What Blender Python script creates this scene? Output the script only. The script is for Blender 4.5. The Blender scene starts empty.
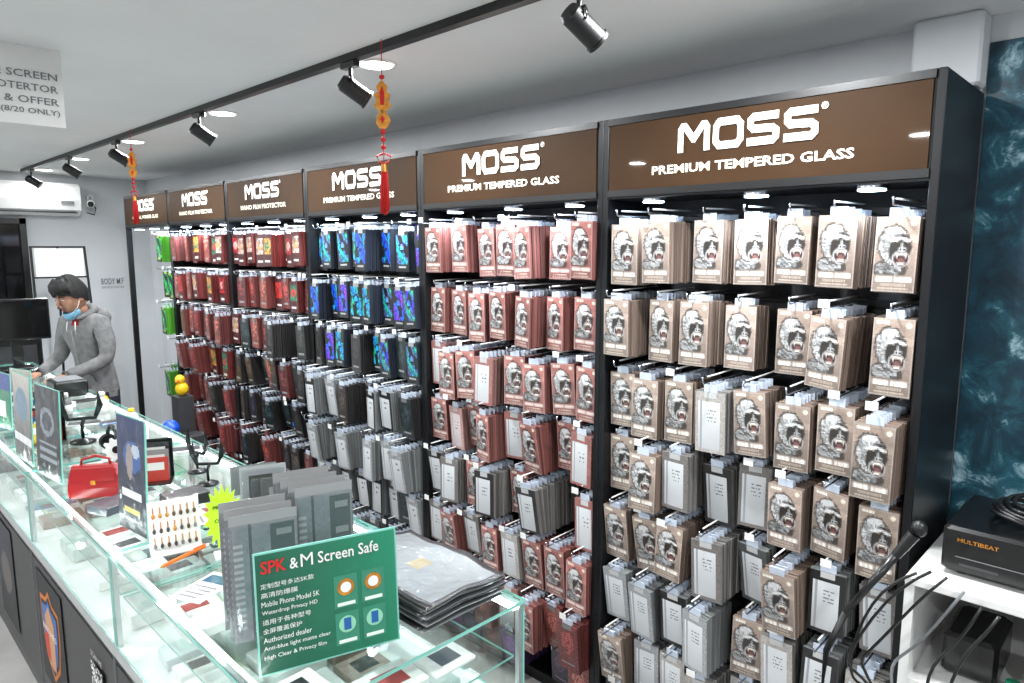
import bpy, math, random
import numpy as np
from mathutils import Matrix, Vector, Euler
random.seed(7); rng=np.random.default_rng(7)
sc=bpy.context.scene
sc.view_settings.view_transform='Standard'
def lin(c):
    return tuple((x/12.92 if x<=.04045 else ((x+.055)/1.055)**2.4) for x in c)
def linA(a):
    a=np.clip(a,0,1); return np.where(a<=.04045,a/12.92,((a+.055)/1.055)**2.4)
# ---------------- materials ----------------
def mk(name,col,rough=.5,metal=0,emit=0,coat=0,noise=.06,nscale=8,bump=0,spec=.5,cr=.08):
    m=bpy.data.materials.new(name); m.use_nodes=True; nt=m.node_tree; b=nt.nodes['Principled BSDF']
    L=lin(col)
    tc=nt.nodes.new('ShaderNodeTexCoord'); n=nt.nodes.new('ShaderNodeTexNoise'); n.inputs['Scale'].default_value=nscale; n.inputs['Detail'].default_value=4
    nt.links.new(tc.outputs['Object'],n.inputs['Vector'])
    r=nt.nodes.new('ShaderNodeValToRGB'); r.color_ramp.elements[0].position=.3; r.color_ramp.elements[1].position=.7
    r.color_ramp.elements[0].color=tuple(max(0,x*(1-noise)) for x in L)+(1,)
    r.color_ramp.elements[1].color=tuple(min(1,x*(1+noise)) for x in L)+(1,)
    nt.links.new(n.outputs['Fac'],r.inputs['Fac']); nt.links.new(r.outputs['Color'],b.inputs['Base Color'])
    b.inputs['Roughness'].default_value=rough; b.inputs['Metallic'].default_value=metal
    b.inputs['Coat Weight'].default_value=coat; b.inputs['Coat Roughness'].default_value=cr
    b.inputs['Specular IOR Level'].default_value=spec
    if emit:
        nt.links.new(r.outputs['Color'],b.inputs['Emission Color']); b.inputs['Emission Strength'].default_value=emit
    if bump:
        bp=nt.nodes.new('ShaderNodeBump'); bp.inputs['Strength'].default_value=bump; bp.inputs['Distance'].default_value=.01
        nt.links.new(n.outputs['Fac'],bp.inputs['Height']); nt.links.new(bp.outputs['Normal'],b.inputs['Normal'])
    return m
def mk_print(name,rough=.35,coat=.5):
    m=bpy.data.materials.new(name); m.use_nodes=True; nt=m.node_tree; b=nt.nodes['Principled BSDF']
    a=nt.nodes.new('ShaderNodeAttribute'); a.attribute_name='Col'
    nt.links.new(a.outputs['Color'],b.inputs['Base Color'])
    n=nt.nodes.new('ShaderNodeTexNoise'); n.inputs['Scale'].default_value=18; n.inputs['Detail'].default_value=2
    tc=nt.nodes.new('ShaderNodeTexCoord'); nt.links.new(tc.outputs['Object'],n.inputs['Vector'])
    bp=nt.nodes.new('ShaderNodeBump'); bp.inputs['Strength'].default_value=.7; bp.inputs['Distance'].default_value=.018
    nt.links.new(n.outputs['Fac'],bp.inputs['Height']); nt.links.new(bp.outputs['Normal'],b.inputs['Coat Normal'])
    b.inputs['Roughness'].default_value=rough; b.inputs['Coat Weight'].default_value=coat; b.inputs['Coat Roughness'].default_value=.1
    return m
def mk_glass(name,tint=(.93,.98,.96),base=.03,haze=None):
    m=bpy.data.materials.new(name); m.use_nodes=True; nt=m.node_tree; nt.nodes.remove(nt.nodes['Principled BSDF'])
    out=nt.nodes['Material Output']; t=nt.nodes.new('ShaderNodeBsdfTransparent'); t.inputs['Color'].default_value=tint+(1,)
    g=nt.nodes.new('ShaderNodeBsdfGlossy'); g.inputs['Roughness'].default_value=.03
    f=nt.nodes.new('ShaderNodeLayerWeight'); f.inputs['Blend'].default_value=.5
    p=nt.nodes.new('ShaderNodeMath'); p.operation='POWER'; p.inputs[1].default_value=4.5; nt.links.new(f.outputs['Facing'],p.inputs[0])
    q=nt.nodes.new('ShaderNodeMath'); q.operation='MULTIPLY_ADD'; q.inputs[1].default_value=.6; q.inputs[2].default_value=base; nt.links.new(p.outputs[0],q.inputs[0])
    mx=nt.nodes.new('ShaderNodeMixShader'); nt.links.new(q.outputs[0],mx.inputs[0]); nt.links.new(t.outputs[0],mx.inputs[1]); nt.links.new(g.outputs[0],mx.inputs[2])
    last=mx
    if haze:
        d=nt.nodes.new('ShaderNodeBsdfDiffuse'); d.inputs['Color'].default_value=lin(haze[0])+(1,)
        m2=nt.nodes.new('ShaderNodeMixShader'); m2.inputs[0].default_value=haze[1]
        nt.links.new(mx.outputs[0],m2.inputs[1]); nt.links.new(d.outputs[0],m2.inputs[2]); last=m2
    nt.links.new(last.outputs[0],out.inputs['Surface'])
    return m
M={}
M['ceil']=mk('ceiling_paint',(.87,.87,.87),.9,noise=.03,nscale=2)
M['wall']=mk('wall_paint',(.78,.79,.80),.85,noise=.04,nscale=2)
M['floor']=mk('floor_tile',(.60,.59,.58),.3,noise=.15,nscale=5)
M['black']=mk('black_laminate',(.07,.075,.085),.35,noise=.2,spec=.35)
M['blackm']=mk('black_metal',(.05,.05,.055),.4,noise=.2)
M['blackp']=mk('black_plastic',(.035,.035,.04),.3,noise=.2,coat=.3)
M['backp']=mk('rack_back_panel',(.12,.12,.13),.6,noise=.2)
M['whitep']=mk('white_panel',(.85,.85,.84),.5)
M['brown']=mk('sign_brown_acrylic',(.225,.155,.095),.6,noise=.16,nscale=3,coat=.10,cr=.03,spec=.10)
M['letter']=mk('sign_letter_white',(.95,.94,.92),.4,emit=.6,noise=.01)
M['letterg']=mk('sign_letter_cream',(.93,.89,.82),.4,emit=.4,noise=.01)
M['chrome']=mk('hook_metal',(.8,.81,.84),.25,1,noise=.02)
M['alu']=mk('aluminium',(.78,.8,.8),.3,.8,noise=.03)
M['led']=mk('led_disc',(.80,.90,1),.5,emit=22,noise=0)
M['ledw']=mk('downlight_disc',(1,.99,.97),.5,emit=9,noise=0)
M['ledstrip']=mk('led_strip',(.97,1,1),.5,emit=13,noise=0)
M['print']=mk_print('printed_card')
M['matte']=mk_print('printed_matte',.6,.05)
M['glass']=mk_glass('counter_glass',(.95,.98,.97))
M['gedge']=mk('glass_edge_green',(.50,.75,.70),.15,noise=.1,coat=.5,emit=.1)
M['acrylic']=mk_glass('clear_acrylic',(.9,.96,.94),.05,haze=((.6,.8,.75),.15))
M['bag']=mk_glass('clear_plastic_bag',(.96,.96,.97),.06,haze=((.8,.82,.83),.05))
M['white']=mk('white_plastic',(.88,.88,.87),.35,noise=.02)
M['tab']=mk('hang_tab_plastic',(.78,.82,.88),.3,noise=.05,coat=.5)
M['paper']=mk('white_paper',(.88,.88,.87),.7,noise=.02)
M['red']=mk('red_leather',(.62,.05,.07),.3,coat=.4)
M['redthread']=mk('red_thread',(.72,.06,.05),.7)
M['gold']=mk('gold_foil',(.78,.52,.18),.4,.4,noise=.3,nscale=60)
M['orange']=mk('orange_plastic',(.95,.42,.05),.35)
M['yellow']=mk('yellow_plastic',(.90,.74,.1),.4)
M['neon']=mk('neon_card',(.72,.95,.15),.5,noise=.05)
M['blue']=mk('blue_plastic',(.08,.3,.75),.4)
M['green']=mk('green_card',(.05,.45,.33),.3,coat=.5,noise=.15,nscale=6)
M['greenlt']=mk('green_light',(.55,.78,.66),.4)
M['redtxt']=mk('red_print',(.75,.1,.1),.4,emit=.1)
M['grey']=mk('grey_plastic',(.45,.46,.47),.45)
M['darkgrey']=mk('dark_grey_plastic',(.22,.22,.23),.45)
M['jacket']=mk('jacket_cloth',(.42,.42,.42),.9,noise=.25,nscale=25,bump=.4)
M['jacketd']=mk('jacket_cuff',(.26,.26,.27),.9,noise=.2,nscale=25)
M['trouser']=mk('trouser_cloth',(.10,.11,.16),.9)
M['skin']=mk('skin',(.64,.47,.38),.55,noise=.06,nscale=12)
M['lip']=mk('lip',(.52,.30,.27),.5)
M['shirt']=mk('red_shirt',(.50,.10,.10),.9)
M['hair']=mk('hair',(.03,.026,.026),.65,noise=.4,nscale=45,bump=.4)
M['mask']=mk('face_mask_cloth',(.42,.60,.70),.8)
M['darkpane']=mk('dark_window',(.03,.035,.04),.08,noise=.2)
M['wood']=mk('brown_wood',(.30,.20,.13),.5,noise=.2,nscale=20)
def mk_art():
    m=bpy.data.materials.new('teal_mural'); m.use_nodes=True; nt=m.node_tree; b=nt.nodes['Principled BSDF']
    tc=nt.nodes.new('ShaderNodeTexCoord'); n=nt.nodes.new('ShaderNodeTexNoise'); n.inputs['Scale'].default_value=7; n.inputs['Detail'].default_value=12; n.inputs['Roughness'].default_value=.68; n.inputs['Distortion'].default_value=.8
    nt.links.new(tc.outputs['Object'],n.inputs['Vector']); r=nt.nodes.new('ShaderNodeValToRGB'); e=r.color_ramp.elements
    e[0].position=.3; e[0].color=lin((.02,.10,.15))+(1,); e[1].position=.68; e[1].color=lin((.66,.78,.82))+(1,)
    x=e.new(.5); x.color=lin((.06,.22,.28))+(1,); x=e.new(.58); x.color=lin((.13,.34,.40))+(1,)
    nt.links.new(n.outputs['Fac'],r.inputs['Fac']); nt.links.new(r.outputs['Color'],b.inputs['Base Color']); b.inputs['Roughness'].default_value=.35
    return m
M['art']=mk_art()
KEYS=list(M.keys()); MI={k:i for i,k in enumerate(KEYS)}
# ---------------- mesh builder ----------------
class MB:
    def __init__(s): s.V=[];s.n=0;s.LV=[];s.LT=[];s.MT=[];s.C=[];s.S=[]
    def add(s,V,F,mat,col=(1,1,1),mtx=None,smooth=False):
        V=np.asarray(V,dtype=float).reshape(-1,3)
        if mtx is not None:
            A=np.array(mtx); V=V@A[:3,:3].T+A[:3,3]
        if isinstance(F,np.ndarray):
            lt=np.full(len(F),F.shape[1]); lv=F.reshape(-1)
        else:
            lt=np.array([len(f) for f in F]); lv=np.array([i for f in F for i in f])
        s.V.append(V); s.LV.append(lv+s.n); s.LT.append(lt); s.n+=len(V)
        nf=len(lt)
        if isinstance(mat,str): s.MT.append(np.full(nf,MI[mat]))
        else: s.MT.append(np.array([MI[k] for k in mat]))
        col=np.asarray(col,dtype=float)
        s.C.append(np.tile(linA(col),(nf,1)) if col.ndim==1 else linA(col))
        s.S.append(np.full(nf,smooth))
    def box(s,x0,x1,y0,y1,z0,z1,mat,col=(1,1,1),mtx=None):
        V=[(x0,y0,z0),(x1,y0,z0),(x1,y1,z0),(x0,y1,z0),(x0,y0,z1),(x1,y0,z1),(x1,y1,z1),(x0,y1,z1)]
        F=np.array([(0,3,2,1),(4,5,6,7),(0,1,5,4),(1,2,6,5),(2,3,7,6),(3,0,4,7)])
        s.add(V,F,mat,col,mtx)
    def bbox(s,x0,x1,y0,y1,z0,z1,mat,col=(1,1,1),mtx=None,b=.004):
        def ring(i,z): 
            return [(x0+i+b,y0+i,z),(x1-i-b,y0+i,z),(x1-i,y0+i+b,z),(x1-i,y1-i-b,z),(x1-i-b,y1-i,z),(x0+i+b,y1-i,z),(x0+i,y1-i-b,z),(x0+i,y0+i+b,z)]
        R=[ring(b,z0),ring(0,z0+b),ring(0,z1-b),ring(b,z1)]
        V=[p for r in R for p in r]; F=[tuple(range(7,-1,-1)),tuple(range(24,32))]
        for k in range(3):
            for i in range(8): F.append((k*8+i,k*8+(i+1)%8,(k+1)*8+(i+1)%8,(k+1)*8+i))
        s.add(V,F,mat,col,mtx)
    def cyl(s,p0,p1,r0,mat,r1=None,n=12,col=(1,1,1),mtx=None,smooth=True):
        r1=r0 if r1 is None else r1
        p0=Vector(p0);p1=Vector(p1);d=(p1-p0).normalized(); q=d.to_track_quat('Z','Y'); X=q@Vector((1,0,0));Y=q@Vector((0,1,0))
        V=[]
        for p,r in((p0,r0),(p1,r1)):
            for i in range(n):
                a=2*math.pi*i/n; V.append(tuple(p+X*math.cos(a)*r+Y*math.sin(a)*r))
        F=[(i,(i+1)%n,n+(i+1)%n,n+i) for i in range(n)]
        s.add(V,F,mat,col,mtx,smooth)
        s.add(V,[tuple(range(n-1,-1,-1)),tuple(range(n,2*n))],mat,col,mtx,False)
    def tube(s,P,r,mat,n=8,col=(1,1,1),mtx=None):
        P=[Vector(p) for p in P]; V=[];m=len(P)
        for k,p in enumerate(P):
            d=(P[min(k+1,m-1)]-P[max(k-1,0)]).normalized(); q=d.to_track_quat('Z','Y'); X=q@Vector((1,0,0));Y=q@Vector((0,1,0))
            rr=r[k] if hasattr(r,'__len__') else r
            for i in range(n):
                a=2*math.pi*i/n; V.append(tuple(p+X*math.cos(a)*rr+Y*math.sin(a)*rr))
        F=[(k*n+i,k*n+(i+1)%n,(k+1)*n+(i+1)%n,(k+1)*n+i) for k in range(m-1) for i in range(n)]
        F+= [tuple(range(n-1,-1,-1)),tuple(range((m-1)*n,m*n))]
        s.add(V,F,mat,col,mtx,True)
    def lathe(s,prof,c,mat,n=20,col=(1,1,1),mtx=None):
        V=[(c[0]+r*math.cos(2*math.pi*i/n),c[1]+r*math.sin(2*math.pi*i/n),c[2]+z) for r,z in prof for i in range(n)]
        m=len(prof); F=[(k*n+i,k*n+(i+1)%n,(k+1)*n+(i+1)%n,(k+1)*n+i) for k in range(m-1) for i in range(n)]
        F+= [tuple(range(n-1,-1,-1)),tuple(range((m-1)*n,m*n))]
        s.add(V,F,mat,col,mtx,True)
    def sph(s,c,r,mat,n=16,m=10,col=(1,1,1),mtx=None,fn=None):
        r=(r,r,r) if not hasattr(r,'__len__') else r
        V=[]
        for j in range(m+1):
            t=math.pi*j/m
            for i in range(n):
                a=2*math.pi*i/n; p=[math.sin(t)*math.cos(a),math.sin(t)*math.sin(a),math.cos(t)]
                if fn: p=fn(p)
                V.append((c[0]+p[0]*r[0],c[1]+p[1]*r[1],c[2]+p[2]*r[2]))
        F=[((j)*n+i,(j+1)*n+i,(j+1)*n+(i+1)%n,j*n+(i+1)%n) for j in range(m) for i in range(n)]
        s.add(V,F,mat,col,mtx,True)
    def poly(s,P,mat,col=(1,1,1),mtx=None,th=0):
        n=len(P); V=[(p[0],p[1],0) for p in P]
        if th:
            V+=[(p[0],p[1],-th) for p in P]
            F=[tuple(range(n)),tuple(range(2*n-1,n-1,-1))]+[(i,n+i,n+(i+1)%n,(i+1)%n) for i in range(n)]
        else: F=[tuple(range(n))]
        s.add(V,F,mat,col,mtx)
    def grid(s,w,h,colors,mat,mtx,curve=0):
        ny,nx=colors.shape[:2]
        xs=np.linspace(-w/2,w/2,nx+1); ys=np.linspace(0,h,ny+1)
        X,Y=np.meshgrid(xs,ys); Z=curve*(1-(2*X/w)**2)
        V=np.stack([X,Y,Z],-1).reshape(-1,3); a=np.arange(ny)[:,None]*(nx+1)+np.arange(nx)[None,:]
        F=np.stack([a,a+1,a+nx+2,a+nx+1],-1).reshape(-1,4)
        s.add(V,F,mat,colors.reshape(-1,3),mtx)
    def build(s,name,parent=None):
        V=np.concatenate(s.V);LV=np.concatenate(s.LV);LT=np.concatenate(s.LT);MT=np.concatenate(s.MT);C=np.concatenate(s.C);S=np.concatenate(s.S)
        me=bpy.data.meshes.new(name)
        me.vertices.add(len(V)); me.vertices.foreach_set('co',V.reshape(-1).astype(np.float32))
        me.loops.add(len(LV)); me.loops.foreach_set('vertex_index',LV.astype(np.int32))
        me.polygons.add(len(LT)); st=np.concatenate([[0],np.cumsum(LT)[:-1]])
        me.polygons.foreach_set('loop_start',st.astype(np.int32)); me.polygons.foreach_set('loop_total',LT.astype(np.int32))
        used=sorted(set(MT.tolist())); mp={k:i for i,k in enumerate(used)}
        for k in used: me.materials.append(M[KEYS[k]])
        me.polygons.foreach_set('material_index',np.array([mp[k] for k in MT.tolist()],dtype=np.int32))
        me.polygons.foreach_set('use_smooth',S.astype(bool))
        ca=me.color_attributes.new('Col','FLOAT_COLOR','CORNER')
        CC=np.concatenate([np.repeat(C,LT,axis=0),np.ones((len(LV),1))],1)
        ca.data.foreach_set('color',CC.reshape(-1).astype(np.float32))
        me.update(calc_edges=True); me.validate()
        o=bpy.data.objects.new(name,me); sc.collection.objects.link(o)
        if parent: o.parent=parent
        return o
def empty(name,loc=(0,0,0)):
    o=bpy.data.objects.new(name,None); o.location=loc; sc.collection.objects.link(o); return o
def simple(name,fn):
    mb=MB(); fn(mb); return mb.build(name)
def frame(o,xd,up=(0,0,1),tilt=0):
    x=Vector(xd).normalized(); u=Vector(up).normalized(); n=x.cross(u).normalized(); u=n.cross(x)
    m=Matrix(((x[0],u[0],n[0],o[0]),(x[1],u[1],n[1],o[1]),(x[2],u[2],n[2],o[2]),(0,0,0,1)))
    return m@Matrix.Rotation(-tilt,4,'X')
WALLF=lambda x,y,z:frame((x,y,z),(1,0,0))
TC={}
def textmesh(s,off=0.0):
    if (s,off) in TC: return TC[(s,off)]
    c=bpy.data.curves.new('t','FONT'); c.body=s; c.offset=off; c.resolution_u=2
    o=bpy.data.objects.new('t',c); sc.collection.objects.link(o); bpy.context.view_layer.update()
    dg=bpy.context.evaluated_depsgraph_get(); me=o.evaluated_get(dg).to_mesh()
    V=np.array([v.co[:] for v in me.vertices]).reshape(-1,3); F=[tuple(p.vertices) for p in me.polygons]
    o.evaluated_get(dg).to_mesh_clear(); bpy.data.objects.remove(o); bpy.data.curves.remove(c)
    TC[(s,off)]=(V,F); return V,F
def text(mb,s,w,h,mtx,mat,col=(1,1,1),off=0.0,align='C',z=.0015):
    V,F=textmesh(s,off)
    if len(V)==0: return
    V=V.copy(); mn=V.min(0);mx=V.max(0); 
    sx=w/(mx[0]-mn[0]) if w else h/(mx[1]-mn[1]); sy=h/(mx[1]-mn[1])
    V[:,0]=(V[:,0]-(mn[0] if align=='L' else (mn[0]+mx[0])/2 if align=='C' else mx[0]))*sx; V[:,1]=(V[:,1]-mn[1])*sy; V[:,2]=z
    mb.add(V,F,mat,col,mtx)
def strokes(mb,paths,w,mtx,mat,sx,sy,ox,z=.004):
    for P in paths:
        for (a,b) in zip(P[:-1],P[1:]):
            ax,ay=a;bx,by=b; L=math.hypot(bx-ax,by-ay); dx,dy=(bx-ax)/L,(by-ay)/L; e=w*.25
            ax-=dx*e;ay-=dy*e;bx+=dx*e;by+=dy*e; nx,ny=-dy*w/2,dx*w/2
            Q=[(ax-nx,ay-ny),(bx-nx,by-ny),(bx+nx,by+ny),(ax+nx,ay+ny)]
            mb.add([((q[0]+ox)*sx,q[1]*sy,z) for q in Q],[(0,1,2,3)],mat,mtx=mtx)
LM=[[(.11,.06),(.11,.78),(.19,.88),(.30,.88),(.70,.42),(1.10,.88),(1.21,.88),(1.29,.78),(1.29,.06)]]
LO=[[(.11,.26),(.11,.74),(.25,.89),(1.0,.89),(1.14,.74),(1.14,.26),(1.0,.11),(.25,.11),(.11,.26)]]
LS=[[(1.14,.89),(.24,.89),(.12,.80),(.12,.62),(.24,.52),(.98,.49),(1.12,.40),(1.12,.21),(1.0,.11),(.06,.11)]]
def logo(mb,w,h,mtx,mat='letter'):
    tot=1.4+3*1.25+3*.17; s=w/tot; x=-tot/2
    for L,wd in((LM,1.4),(LO,1.25),(LS,1.25),(LS,1.25)):
        strokes(mb,L,.25,mtx,mat,s,h,x); x+=wd+.17
    text(mb,'®',h*.22,h*.22,mtx@Matrix.Translation((w/2+h*.16,h*.85,.002)),mat)
# ---------------- room ----------------
DW=2.52; CZ=2.58; XF=-7.6; XR=1.9; YF=-2.4
simple('floor',lambda m:m.box(XF-.1,XR+.1,YF-.1,DW+.1,-.08,0,'floor'))
simple('ceiling',lambda m:m.box(XF-.1,XR+.1,YF-.1,DW+.1,CZ,CZ+.08,'ceil'))
simple('wall_back',lambda m:m.box(XF-.1,XR+.1,DW,DW+.1,0,CZ,'wall'))
simple('wall_far',lambda m:m.box(XF-.1,XF,YF,DW,0,CZ,'wall'))
simple('wall_right',lambda m:m.box(XR,XR+.1,YF,DW,0,CZ,'wall'))
simple('wall_front',lambda m:m.box(XF,XR,YF-.1,YF,0,CZ,'wall'))
simple('baseboard_back',lambda m:m.box(XF,XR,DW-.012,DW-.0005,0,.08,'white'))
def win(m):
    m.box(XF+.001,XF+.012,.2,1.42,1.45,2.12,'darkpane')
    for y in(.17,.80,1.42): m.box(XF+.001,XF+.05,y,y+.05,1.4,2.17,'blackm')
    m.box(XF+.001,XF+.05,.17,1.47,1.40,1.45,'blackm'); m.box(XF+.001,XF+.05,.17,1.47,2.12,2.17,'blackm')
simple('window_1',win)
simple('wall_mural',lambda m:m.box(-.475,1.1,DW-.012,DW-.001,.5,2.50,'art'))
simple('wall_conduit_box',lambda m:m.bbox(-.66,-.478,DW-.10,DW-.001,2.37,CZ-.001,'wall',b=.008))
# ---------------- print functions ----------------
def grid_uv(nx,ny):
    u=(np.arange(nx)+.5)/nx; v=(np.arange(ny)+.5)/ny; return np.meshgrid(u,v)
def el(U,V,cx,cy,rx,ry,rot=0):
    x=U-cx;y=(V-cy)*1.8; c,s=math.cos(rot),math.sin(rot); a=x*c+y*s;b=-x*s+y*c
    return (a/rx)**2+(b/(ry*1.8))**2
def paint(C,mask,col): return np.where(mask[...,None],np.asarray(col)+np.zeros_like(C),C)
def gorilla(nx,ny,base,r):
    q=4; NX,NY=nx*q,ny*q; U,V=grid_uv(NX,NY); base=np.array(base)
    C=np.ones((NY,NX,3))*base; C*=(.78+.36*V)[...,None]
    C=paint(C,(np.abs(V-.80+.10*U)<.05),base*1.16)
    ang=np.arctan2((V-.58)*1.8,U-.50); NB=64; ab=np.clip(((ang+math.pi)/(2*math.pi)*NB).astype(int),0,NB-1)
    R1=r.random(NB); jag=1+.32*R1[ab]
    g=np.array([.86,.86,.86])
    C=paint(C,(el(U,V,.40,.30,.42,.14)*jag<1.1)&(V>.225),base*.42)
    sh=np.clip((V*46+U*9).astype(int),0,79); RS=r.random((80,12)); us=np.clip((U*12).astype(int),0,11)
    C=np.where(((el(U,V,.36,.31,.34,.11)*jag<1)&(V>.235))[...,None],g*(.25+.6*RS[sh,us])[...,None],C)
    d=el(U,V,.46,.62,.38,.27,.15)*jag
    C=paint(C,d<1.22,base*.42)
    rb=np.clip((d*5).astype(int),0,7); R2=r.random((NB,8))
    C=np.where((d<1)[...,None],g*(.42+.62*R2[ab,rb])[...,None],C)
    C=paint(C,el(U,V,.42,.82,.20,.05,.1)<1,g*.96)
    C=paint(C,el(U,V,.60,.57,.25,.20,-.15)<1,base*.30)
    C=paint(C,el(U,V,.50,.705,.15,.030,.28)<1,g); C=paint(C,el(U,V,.73,.695,.11,.026,-.35)<1,g)
    for cx in(.52,.73): C=paint(C,el(U,V,cx,.66,.05,.014)<1,(.04,.03,.03)); C=paint(C,el(U,V,cx+.01,.66,.018,.008)<1,(.95,.9,.7))
    C=paint(C,el(U,V,.64,.62,.035,.05)<1,g*.7); C=paint(C,el(U,V,.655,.575,.10,.028)<1,g*.85)
    for cx in(.615,.70): C=paint(C,el(U,V,cx,.57,.024,.012)<1,(.05,.04,.04))
    C=paint(C,el(U,V,.63,.445,.21,.115,-.15)<1,g*.75)
    C=paint(C,el(U,V,.64,.445,.165,.09,-.15)<1,(.16,.08,.08))
    C=paint(C,el(U,V,.65,.425,.09,.035,-.15)<1,(.45,.30,.29))
    C=paint(C,(el(U,V,.64,.445,.15,.082,-.15)<1)&((V>.492)|(V<.392)),(.97,.95,.9))
    for cx in(.54,.74): C=paint(C,(np.abs(U-cx)<.024*(V-.43)/.07)&(V>.43)&(V<.51),(1,.98,.93))
    bl=lambda f,dens:(np.sin(U*f)+np.sin(U*f*2.3+1))>-dens
    C=paint(C,(V>.135)&(V<.20)&(U>.08)&(U<.92)&(np.abs(U-.5)>.02)&bl(140,.9),(.97,.95,.92))
    C=paint(C,(V>.085)&(V<.108)&(U>.2)&(U<.8)&bl(210,.5),(.85,.8,.74))
    C=paint(C,(V>.035)&(V<.06)&(U>.15)&(U<.85)&bl(210,.5),(.75,.7,.64))
    C=paint(C,(V>.925)&(V<.965)&(U>.08)&(U<.40)&bl(120,1.1),(.97,.95,.9))
    C=paint(C,el(U,V,.86,.92,.07,.035)<1,(.93,.9,.82))
    C=paint(C,(U<.018)|(U>.982)|(V<.012)|(V>.988),base*.5+.42)
    return C.reshape(ny,q,nx,q,3).mean((1,3))*(1+.03*r.standard_normal((ny,nx,1)))
def sheet(nx,ny,bg,r):
    U,V=grid_uv(nx,ny); C=np.ones((ny,nx,3))*np.array(bg); C*=1+.06*r.standard_normal((ny,nx,1))
    q=(U>.10)&(U<.84)&(V>.06)&(V<.84); C=np.where(q[...,None],np.array([.84,.85,.86])*(.85+.2*V)[...,None],C)
    C=np.where((q&(np.abs(U-.2)<.03))[...,None],np.array([.60,.61,.63]),C)
    t=q&(V>.48)&(V<.72)&((np.floor(V*ny)%3)==0)&(r.random((ny,nx))>.35)&(U>.40)&(U<.70); C=np.where(t[...,None],np.array([.40,.40,.44]),C)
    C=np.where(((U>.3)&(U<.7)&(V>.9))[...,None],np.array([.75,.75,.75]),C)
    return C
def irid(nx,ny,hue,r):
    U,V=grid_uv(nx,ny); C=np.ones((ny,nx,3))*.06
    pal=np.array([[.06,.20,.95],[.05,.60,.62],[.52,.14,.80],[.10,.50,.95],[.10,.72,.42]]); a=pal[hue%5];b=pal[(hue+1)%5];c=pal[(hue+3)%5]
    w=.5+.5*np.sin(6*U+8*V+hue*2); w2=.5+.5*np.sin(9*U-7*V+hue)
    q=((U>.06)&(U<.94)&(V>.16)&(V<.92))&(w+w2*.5>.45)
    K=(a*w[...,None]+b*(1-w[...,None])); K=K*(1-.4*w2[...,None])+c*.4*w2[...,None]
    C=np.where(q[...,None],K*(.5+.8*r.random((ny,nx,1))),C)
    C=paint(C,el(U,V,.5,.6,.20,.14)<1,(.05,.06,.10)); C=paint(C,(el(U,V,.5,.6,.12,.08)<1),K*1.2)
    C=np.where(((V>.08)&(V<.13)&(U>.2)&(U<.8))[...,None],.6,C); C=np.where(((V>.93)&(U>.25)&(U<.75))[...,None],.6,C)
    return C
def multi(nx,ny,hue,r):
    U,V=grid_uv(nx,ny); C=np.ones((ny,nx,3))*np.array([.26,.09,.09])
    pal=np.array([[.85,.20,.16],[.85,.62,.28],[.70,.12,.16],[.20,.50,.38],[.82,.70,.66]])
    a=pal[hue%5]; q=(V>.35)&(V<.88)&(U>.12)&(U<.88)
    C=np.where(q[...,None],a*(.5+.6*r.random((ny,nx,1))),C); C=paint(C,(el(U,V,.5,.62,.26,.14)<1)&(r.random((ny,nx))>.3),pal[(hue+2)%5]*.9)
    C=np.where(((V>.12)&(V<.2)&(U>.2)&(U<.8))[...,None],.8,C)
    return C
def darkc(nx,ny,tone,r):
    U,V=grid_uv(nx,ny); C=np.ones((ny,nx,3))*np.array(tone); C*=1+.2*r.standard_normal((ny,nx,1))
    q=(el(U,V,.5,.6,.3,.25)<1)&(r.random((ny,nx))>.5); C=np.where(q[...,None],np.array(tone)*1.6+.05,C)
    C=np.where(((V>.12)&(V<.17)&(U>.2)&(U<.8))[...,None],.55,C); C=np.where(((V>.9)&(U>.25)&(U<.75))[...,None],.45,C)
    return C
def variants(kind,nx,ny):
    r=rng
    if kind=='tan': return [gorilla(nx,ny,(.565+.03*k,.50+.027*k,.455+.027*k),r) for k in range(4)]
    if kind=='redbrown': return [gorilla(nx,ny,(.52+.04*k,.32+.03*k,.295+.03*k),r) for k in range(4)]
    if kind=='sheet': return [sheet(nx,ny,(.20,.19,.19),r)]+[sheet(nx,ny,(.66,.64,.62),r),sheet(nx,ny,(.46,.44,.43),r)]
    if kind=='redsheet': return [sheet(nx,ny,(.60,.40,.38),r),sheet(nx,ny,(.70,.58,.57),r)*np.array([1.02,.95,.94])]
    if kind=='irid': return [irid(nx,ny,k,r) for k in range(5)]
    if kind=='multi': return [multi(nx,ny,k,r) for k in range(5)]
    if kind=='dark': return [darkc(nx,ny,(.13,.12,.12),r),darkc(nx,ny,(.19,.16,.15),r),darkc(nx,ny,(.10,.14,.15),r)]
    if kind=='darkred': return [darkc(nx,ny,(.42,.17,.16),r),darkc(nx,ny,(.32,.14,.14),r),darkc(nx,ny,(.48,.27,.24),r)]
    if kind=='purple': return [darkc(nx,ny,(.34,.12,.42),r),darkc(nx,ny,(.18,.14,.22),r)]
    if kind=='bw': return [sheet(nx,ny,(.08,.08,.08),r),sheet(nx,ny,(.60,.61,.62),r),sheet(nx,ny,(.3,.31,.31),r)]
    if kind=='greenp': return [irid(nx,ny,4,r)*np.array([1,1.2,.5])]
EDGE={'tan':(.49,.42,.375),'redbrown':(.47,.28,.26),'sheet':(.46,.45,.44),'redsheet':(.54,.40,.38),'irid':(.10,.13,.18),'multi':(.42,.14,.13),'dark':(.13,.12,.12),'darkred':(.40,.18,.17),'purple':(.22,.14,.28),'bw':(.46,.47,.47),'greenp':(.3,.6,.15)}
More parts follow.
